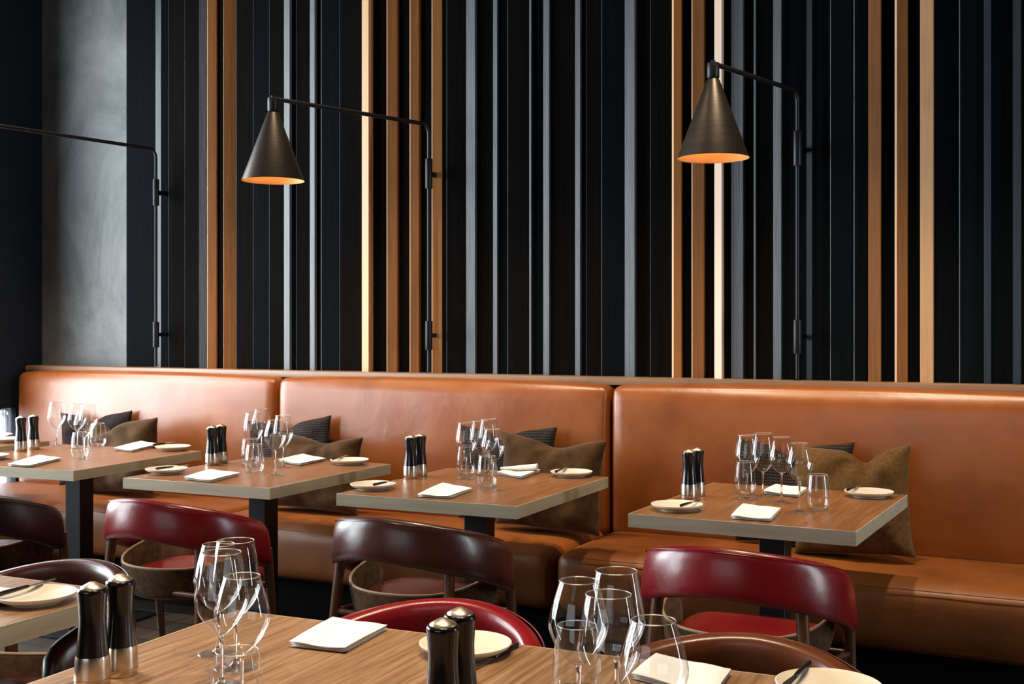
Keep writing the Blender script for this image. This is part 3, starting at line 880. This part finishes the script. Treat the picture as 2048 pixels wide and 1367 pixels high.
GA = 'wine glasses on the table left of the red chair'
wine(113, 803, 'L', 'wine glass standing apart beside the mills on the leftmost laid table', GA)
wine(154, 807, 'L', 'wine glass second from the left in the cluster on the leftmost laid table', GA)
wine(168, 820, 'S', 'wine glass at the front of the cluster on the leftmost laid table', GA)
wine(176, 808, 'L', 'wine glass rightmost of the cluster on the leftmost laid table', GA)
tumbler(160, 914, 'stemless water glass before the wine glasses on the leftmost laid table', GA)
tumbler(196, 892, 'stemless water glass before the brown cushion on the leftmost laid table', GA)
GB = 'wine glasses on the table behind the left red chair'
wine(506, 825, 'L', 'leftmost wine glass above the water glasses, table behind the left red chair', GB)
wine(522, 818, 'S', 'wine glass behind the leftmost one, table behind the left red chair', GB)
wine(550, 840, 'S', 'wine glass with its stem in front of the pair, table behind the left red chair', GB)
wine(566, 830, 'L', 'rightmost wine glass beside the folded napkin, table behind the left red chair', GB)
tumbler(509, 944, 'front stemless water glass, table behind the left red chair', GB)
tumbler(500, 930, 'rear stemless water glass, table behind the left red chair', GB)
GC = 'wine glasses on the table behind the brown chair'
wine(932, 843, 'L', 'leftmost wine glass on the table behind the dark brown chair', GC)
wine(960, 842, 'L', 'second wine glass from the left on the table behind the dark brown chair', GC)
wine(977, 838, 'L', 'rear wine glass before the dark cushion, table behind the dark brown chair', GC)
wine(985, 857, 'S', 'front right wine glass on the table behind the dark brown chair', GC)
tumbler(932, 951, 'rear stemless water glass on the table behind the dark brown chair', GC)
tumbler(974, 974, 'front stemless water glass on the table behind the dark brown chair', GC)
GD = 'wine glasses on the rightmost bench table'
wine(1494, 869, 'L', 'first of four wine glasses in line on the rightmost bench table', GD)
wine(1526, 867, 'L', 'second of four wine glasses in line on the rightmost bench table', GD)
wine(1563, 874, 'S', 'third of four wine glasses in line on the rightmost bench table', GD)
wine(1599, 886, 'S', 'last and nearest of four wine glasses in line on the rightmost bench table', GD)
tumbler(1490, 988, 'stemless water glass behind the first wine glass, rightmost bench table', GD)
tumbler(1636, 1019, 'stemless water glass at the right of the wine glasses, rightmost bench table', GD)
GE = 'glasses on the left half of the foreground table'
wine(437, 1088, 'R', 'left rear wine glass of the left cluster on the foreground table', GE)
wine(471, 1081, 'L', 'tallest-looking rear wine glass of the left cluster on the foreground table', GE)
wine(443, 1106, 'L', 'middle wine glass of the left cluster on the foreground table', GE)
wine(484, 1150, 'R', 'nearest wine glass of the left cluster on the foreground table', GE)
tumbler(474, 1455, 'stemless water glass cut by the bottom edge in the left cluster', GE)
GF = 'glasses on the right half of the foreground table'
wine(1157, 1155, 'S', 'left rear wine glass of the right cluster on the foreground table', GF)
wine(1233, 1147, 'L', 'right rear wine glass of the right cluster on the foreground table', GF)
wine(1217, 1188, 'L', 'middle wine glass of the right cluster on the foreground table', GF)
wine(1307, 1240, 'S', 'rightmost and nearest wine glass of the right cluster on the foreground table', GF)
tumbler(1154, 1392, 'stemless water glass under the right cluster on the foreground table', GF)

set_glasses()

# pepper and salt mills
def make_mill():
    e = empty('pepper_mill')
    lathe('body', [(.0262, .049), (.0256, .054), (.0232, .078), (.0216, .098), (.0212, .112), (.0222, .132), (.0238, .149), (.0242, .153), (.0232, .1565), (.0205, .158), (.018, .1575), (.0, .1575)], M['mill_black'], e, 40)
    lathe('steel_base', [(0, 0), (.0275, 0), (.0285, .002), (.0287, .012), (.0278, .0125), (.0285, .013), (.0275, .043), (.0264, .049), (.024, .049)], M['steel'], e, 40)['label'] = 'brushed steel base'
    lathe('cap', [(.0195, .1575), (.0190, .1595), (.012, .1635), (.005, .1672), (0, .168)], M['cap_steel'], e, 32)['label'] = 'domed steel cap'
    return e
PROTO['M'] = make_mill()
def mill(u, v, z, label, group):
    x, y = flat(u, v, TZ + z); put('M', x, y, label, group, 'pepper mill')
MG = 'black and steel mills'
for (u, v, z, lab) in [
    (42, 902, 0, 'left mill of the pair on the leftmost laid table'),
    (67, 898, 0, 'right mill of the pair on the leftmost laid table'),
    (424, 929, 0, 'left mill of the pair on the table behind the left red chair'),
    (442, 925, 0, 'right mill of the pair on the table behind the left red chair'),
    (821, 956, 0, 'left mill of the pair on the table behind the dark brown chair'),
    (840, 952, 0, 'right mill of the pair on the table behind the dark brown chair'),
    (1378, 996, 0, 'front mill of the pair on the rightmost bench table'),
    (1394, 991, 0, 'rear mill of the pair on the rightmost bench table'),
    (185, 1176, .157, 'left mill of the pair at the lower left corner of the foreground table'),
    (241, 1160, .157, 'right mill of the pair at the lower left corner of the foreground table'),
    (886, 1250, .157, 'front mill of the pair beside the plate on the foreground table'),
    (920, 1228, .157, 'rear mill of the pair beside the plate on the foreground table')]:
    mill(u, v, z, 'black and steel ' + lab.replace('of the pair ', 'of two '), MG)

# plates
def make_plate():
    e = empty('side_plate')
    lathe('dish', [(0, .003), (.045, .003), (.047, .0), (.051, .0), (.053, .004), (.070, .009), (.079, .0145), (.0825, .0185), (.0825, .0208), (.0805, .0215), (.077, .0190), (.070, .0150), (.055, .0115), (.03, .0100), (0, .0096)], M['plate'], e, 64)
    return e
PROTO['P'] = make_plate()
def plate(u, v, label, group='cream side plates'):
    x, y = flat(u, v, TZ + .012); return put('P', x, y, label, group, 'plate')
PL = [(15, 879, 'cream side plate on the mostly hidden table at the far left'),
      (-22, 913, 'cream side plate cut by the left edge, beside the mills of the leftmost laid table'),
      (346, 895, 'cream side plate at the bench side of the leftmost laid table'),
      (333, 940, 'cream side plate left of the mills, table behind the left red chair'),
      (699, 922, 'cream side plate at the bench side, table behind the left red chair'),
      (746, 971, 'cream side plate left of the mills, table behind the dark brown chair'),
      (1143, 946, 'cream side plate at the bench side, table behind the dark brown chair'),
      (1354, 1012, 'cream side plate left of the mills on the rightmost bench table'),
      (1738, 986, 'cream side plate at the right edge of the rightmost bench table'),
      (72, 1193, 'cream side plate on the cut-off table at the lower left'),
      (931, 1293, 'cream side plate behind the mills on the foreground table'),
      (1657, 1376, 'cream side plate cut by the bottom edge at the lower right')]
for p in PL: plate(*p)

# butter knives, each resting across its plate's rim
def make_knife():
    e = empty('butter_knife')
    # lies along local x, z = 0 underside
    def slab(name, pts, z0, z1, mat, parent):
        n = len(pts)
        vs = [(x, y, z0) for x, y in pts] + [(x, y, z1) for x, y in pts]
        fs = [tuple(range(n)), tuple(range(n, 2 * n))] + [(i, (i + 1) % n, n + (i + 1) % n, n + i) for i in range(n)]
        return mesh_obj(name, vs, fs, mat, parent)
    slab('blade', [(0, -.004), (.045, -.0075), (.078, -.006), (.088, .001), (.08, .006), (0, .005)], .002, .0032, M['steel'], e)
    tube('handle', [(-.085, 0, .0040), (-.08, 0, .0040), (-.04, 0, .0038), (0, 0, .0034), (.004, 0, .003)], [.0035, .0052, .0046, .0036, .002], M['knife_black'], e, 10)
    return e
PROTO['K'] = make_knife()
def knife(u0, v0, u1, v1, z, label, tilt=True, hz=None):
    """handle end at pixel (u0, v0), blade tip at (u1, v1)"""
    a = Vector(flat(u0, v0, z)); b = Vector(flat(u1, v1, z))
    c = (a + b) / 2; d = b - a
    o = put('K', c.x, c.y, label, 'knives by the plates', 'knife', math.atan2(d.y, d.x))
    o.location.z = z
    return o
zk = TZ + .0218
for k in [
    (318, 938, 372, 931, 'small knife lying across the plate left of the mills, table behind the left red chair'),
    (658, 921, 702, 909, 'small knife lying across the bench side plate, table behind the left red chair'),
    (752, 970, 792, 961, 'small knife lying across the plate left of the mills, table behind the dark brown chair'),
    (1104, 948, 1140, 932, 'small knife lying across the bench side plate, table behind the dark brown chair'),
    (1362, 1013, 1402, 1000, 'small knife lying across the plate beside the mills, rightmost bench table'),
    (1688, 984, 1730, 968, 'small knife lying across the plate at the right edge, rightmost bench table'),
    (308, 890, 350, 884, 'small knife lying across the bench side plate of the leftmost laid table'),
    (0, 1191, 108, 1160, 'small knife lying across the plate on the cut-off table at the lower left'),
    (1612, 1334, 1570, 1375, 'small knife lying across the plate at the lower right corner')]:
    knife(k[0], k[1], k[2], k[3], zk, k[4])
knife(1034, 1293, 945, 1340, TZ, 'black handled knife on the foreground table in front of the cream plate')

# napkins: folded cloth, several layers
def napkin(q, label, fold=0.0, z=TZ):
    P = [Vector((*flat(u, v, z + .006), 0)) for u, v in q]   # near-left, near-right, far-right, far-left
    c = sum(P, Vector()) / 4
    e = empty('napkin', (c.x, c.y, z), 0, label, 'napkin', 'folded white napkins')
    P = [p - c for p in P]
    rnd = random.Random(int(q[0][0]))
    n = 16
    def B(s, t): return P[0] * (1 - s) * (1 - t) + P[1] * s * (1 - t) + P[2] * s * t + P[3] * (1 - s) * t
    vs, fs = [], []
    lay = 3; th = .0042
    for k in range(lay):
        b0 = len(vs)
        ins = 0.010 * (lay - 1 - k) + 0.004 * rnd.random()
        for side in (0, 1):
            for i in range(n + 1):
                for j in range(n + 1):
                    s, t = i / n, j / n
                    s2 = ins * .5 + s * (1 - ins); t2 = ins + t * (1 - ins * 1.2)
                    p = B(s2, t2)
                    edge = min(s, 1 - s, t, 1 - t)
                    rd = min(1, edge / .07); rr = math.sqrt(max(0, 1 - (1 - rd) ** 2))
                    zz = th * k + th * .5 + (1 if side else -1) * th * .48 * rr
                    if k == lay - 1 and side: zz += .0018 * math.sin(s * 7 + t * 3 + rnd.random() * .0) + fold * max(0, s - .55) * .05
                    zz += .001 * math.sin(s * 5 + k) * (k > 0)
                    vs.append((p.x, p.y, max(zz, .0002)))
        m1 = (n + 1) ** 2
        for side in (0, 1):
            for i in range(n):
                for j in range(n):
                    a = b0 + side * m1 + i * (n + 1) + j
                    fs.append((a, a + 1, a + n + 2, a + n + 1))
        rim = [(i, 0) for i in range(n)] + [(n, j) for j in range(n)] + [(i, n) for i in range(n, 0, -1)] + [(0, j) for j in range(n, 0, -1)]
        for x in range(len(rim)):
            a = b0 + rim[x][0] * (n + 1) + rim[x][1]; b = b0 + rim[(x + 1) % len(rim)][0] * (n + 1) + rim[(x + 1) % len(rim)][1]
            fs.append((a, b, b + m1, a + m1))
    mesh_obj('folded_cloth', vs, fs, M['napkin'], e, True, None, 60)
    return e
napkin([(1461, 1034), (1541, 1040), (1562, 1018), (1486, 1009)], 'folded white napkin at the front middle of the rightmost bench table')
napkin([(1524, 984), (1596, 992), (1615, 977), (1552, 970)], 'folded white napkin behind the wine glasses, rightmost bench table')
napkin([(834, 991), (900, 994), (944, 978), (886, 967)], 'folded white napkin at the front of the table behind the dark brown chair')
npk = napkin([(994, 946), (1043, 955), (1081, 941), (1030, 934)], 'loosely rolled white napkin before the brown cushion, table behind the dark brown chair')
napkin([(367, 956), (423, 962), (480, 947), (422, 940)], 'folded white napkin at the front of the table behind the left red chair')
napkin([(556, 921), (600, 929), (652, 918), (606, 909)], 'folded white napkin before the brown cushion, table behind the left red chair')
napkin([(14, 930), (63, 932), (122, 917), (80, 911)], 'folded white napkin at the front of the leftmost laid table')
napkin([(227, 897), (264, 902), (319, 889), (283, 883)], 'folded white napkin before the brown cushion, leftmost laid table')
napkin([(577, 1288), (690, 1301), (775, 1254), (666, 1238)], 'large folded white napkin left of the mills on the foreground table')
napkin([(1262, 1352), (1430, 1392), (1462, 1343), (1312, 1311)], 'folded white napkin under the rightmost wine glass on the foreground table')
napkin([(-80, 1200), (-12, 1212), (42, 1184), (-22, 1172)], 'folded white napkin cut by the left edge on the cut-off table')
napkin([(-35, 874), (2, 878), (26, 868), (-6, 863)], 'folded white napkin on the mostly hidden table at the far left')
# the rolled upper fold of one napkin
def roll(parent, a, b, r0, r1):
    vs, fs = [], []
    n, seg = 14, 20
    a, b = Vector(a), Vector(b)
    d = (b - a).normalized(); side = Vector((-d.y, d.x, 0))
    for i in range(n + 1):
        t = i / n; c = a.lerp(b, t)
        r = r0 + (r1 - r0) * t
        for k in range(seg):
            th = 2 * PI * k / seg
            vs.append(c + side * (r * 1.5 * math.cos(th)) + Vector((0, 0, r * .6 + r * .6 * math.sin(th))))
    for i in range(n):
        for k in range(seg):
            j = (k + 1) % seg
            fs.append((i * seg + k, i * seg + j, (i + 1) * seg + j, (i + 1) * seg + k))
    fs.append(tuple(range(seg))); fs.append(tuple(n * seg + k for k in range(seg)))
    return mesh_obj('rolled_fold', vs, fs, M['napkin'], parent, True, None, 60)
roll(npk, (-.075, -.01, .0135), (.065, .035, .0135), .008, .022)

# ------------------------------------------------------------------ cushions
def pillow(cx, y, w, h, thick, mat, label, rz=0.0, lean=10, roll_=0.0, dent=0.04, dx=-.1, dw=.22, seed=1, group='scatter cushions on the bench', z=0.470):
    z += abs(math.sin(R(roll_))) * w * .3
    rnd = random.Random(seed)
    n = 26
    vs, fs = [], []
    ph = [rnd.random() * 6 for _ in range(6)]
    for side in (0, 1):
        for i in range(n + 1):
            for j in range(n + 1):
                s, t = -1 + 2 * i / n, -1 + 2 * j / n
                # edges bow inwards between the pointed corners
                bx = 1 - 0.055 * (1 - t * t); bz = 1 - (0.05 if t > 0 else 0.012) * (1 - s * s)
                ear = 1 + 0.05 * (abs(s * t)) ** 6; bx *= ear; bz *= ear
                x = s * w / 2 * bx; zz = t * h / 2 * bz
                if t > 0: zz -= dent * (t ** 3) * (math.exp(-((s - dx) / dw) ** 2) + .35 * math.exp(-((s - dx) / (dw * 2.4)) ** 2))
                prof = max(0, (1 - s ** 4)) ** .58 * max(0, (1 - t ** 4)) ** .52
                prof *= (0.72 + 0.28 * (1 - t) / 2 + 0.0)
                rad = math.hypot(s - dx, t - .95); ang = math.atan2(s - dx, .95 - t)
                cr = 0.016 * math.sin(ang * 6 + ph[0]) * math.exp(-((rad - .35) / .35) ** 2) + 0.008 * math.sin(s * 5 - t * 7 + ph[1]) + 0.006 * math.sin(s * 11 + t * 6 + ph[2])
                cr += 0.010 * math.exp(-((abs(s) - abs(t)) / .12) ** 2) * (max(abs(s), abs(t)) > .5) * (abs(s) - .4)
                yy = (1 if side else -1) * (thick / 2 * prof + cr * prof * .8)
                if t > 0: yy += (1 if side else -1) * -0.30 * thick * math.exp(-((s - dx) / (dw * 1.1)) ** 2) * t ** 2 * prof
                vs.append((x, yy, zz + h / 2))
    m1 = (n + 1) ** 2
    for i in range(n):
        for j in range(n):
            a = i * (n + 1) + j
            fs.append((a, a + 1, a + n + 2, a + n + 1)); fs.append((m1 + a, m1 + a + 1, m1 + a + n + 2, m1 + a + n + 1))
    me = bpy.data.meshes.new('cushion')
    me.from_pydata(vs, [], fs)
    bm = bmesh.new(); bm.from_mesh(me)
    bmesh.ops.remove_doubles(bm, verts=bm.verts[:], dist=1e-5)
    bmesh.ops.recalc_face_normals(bm, faces=bm.faces)
    bm.to_mesh(me); bm.free()
    o = _fin('scatter_cushion', me, mat, None, True, (cx, y, z))
    o.rotation_mode = 'ZYX'
    o.rotation_euler = (R(-lean), R(roll_), R(rz))
    sub = o.modifiers.new('smooth', 'SUBSURF'); sub.levels = 1; sub.render_levels = 1
    return tag(o, label, 'cushion', group)

pillow(-4.90, 4.675, .50, .40, .09, M['velvet_dark'], 'dark plum velvet cushion behind the wine glasses of the leftmost laid table', rz=4, lean=4, seed=3, roll_=-3)
pillow(-4.585, 4.52, .54, .39  , .185, M['velvet'], 'brown velvet cushion leaning on the bench behind the leftmost laid table', rz=-4, lean=7, seed=4, roll_=-2, dx=-.25, dent=.05)
pillow(-3.58, 4.675, .50, .405, .09, M['knit'], 'dark ribbed cushion with a sheen, behind the table of the left red chair', rz=2, lean=4, seed=5, roll_=-5)
pillow(-3.35, 4.52, .54, .36  , .185, M['velvet'], 'brown velvet cushion lying low behind the table of the left red chair', rz=-2, lean=7, seed=6, roll_=1, dx=.2, dw=.3, dent=.025)
pillow(-2.39, 4.675, .48, .42, .09, M['knit'], 'dark ribbed cushion behind the table of the dark brown chair', rz=2, lean=4, seed=7, roll_=-1)
pillow(-2.12, 4.52, .49, .40  , .185, M['velvet'], 'dark brown velvet cushion across the bench seam, behind the dark brown chair', rz=0, lean=7, seed=8, roll_=2, dent=.03, dx=.1, dw=.35)
pillow(-1.11, 4.675, .47, .415, .09, M['knit'], 'dark cushion with woven stripes behind the rightmost bench table', rz=0, lean=4, seed=9)
pillow(-0.845, 4.52, .45, .415  , .185, M['velvet_gold'], 'golden brown velvet cushion with a chopped top, right of the rightmost table', rz=-3, lean=7, seed=10, roll_=-3, dent=.045, dx=.25, dw=.2)
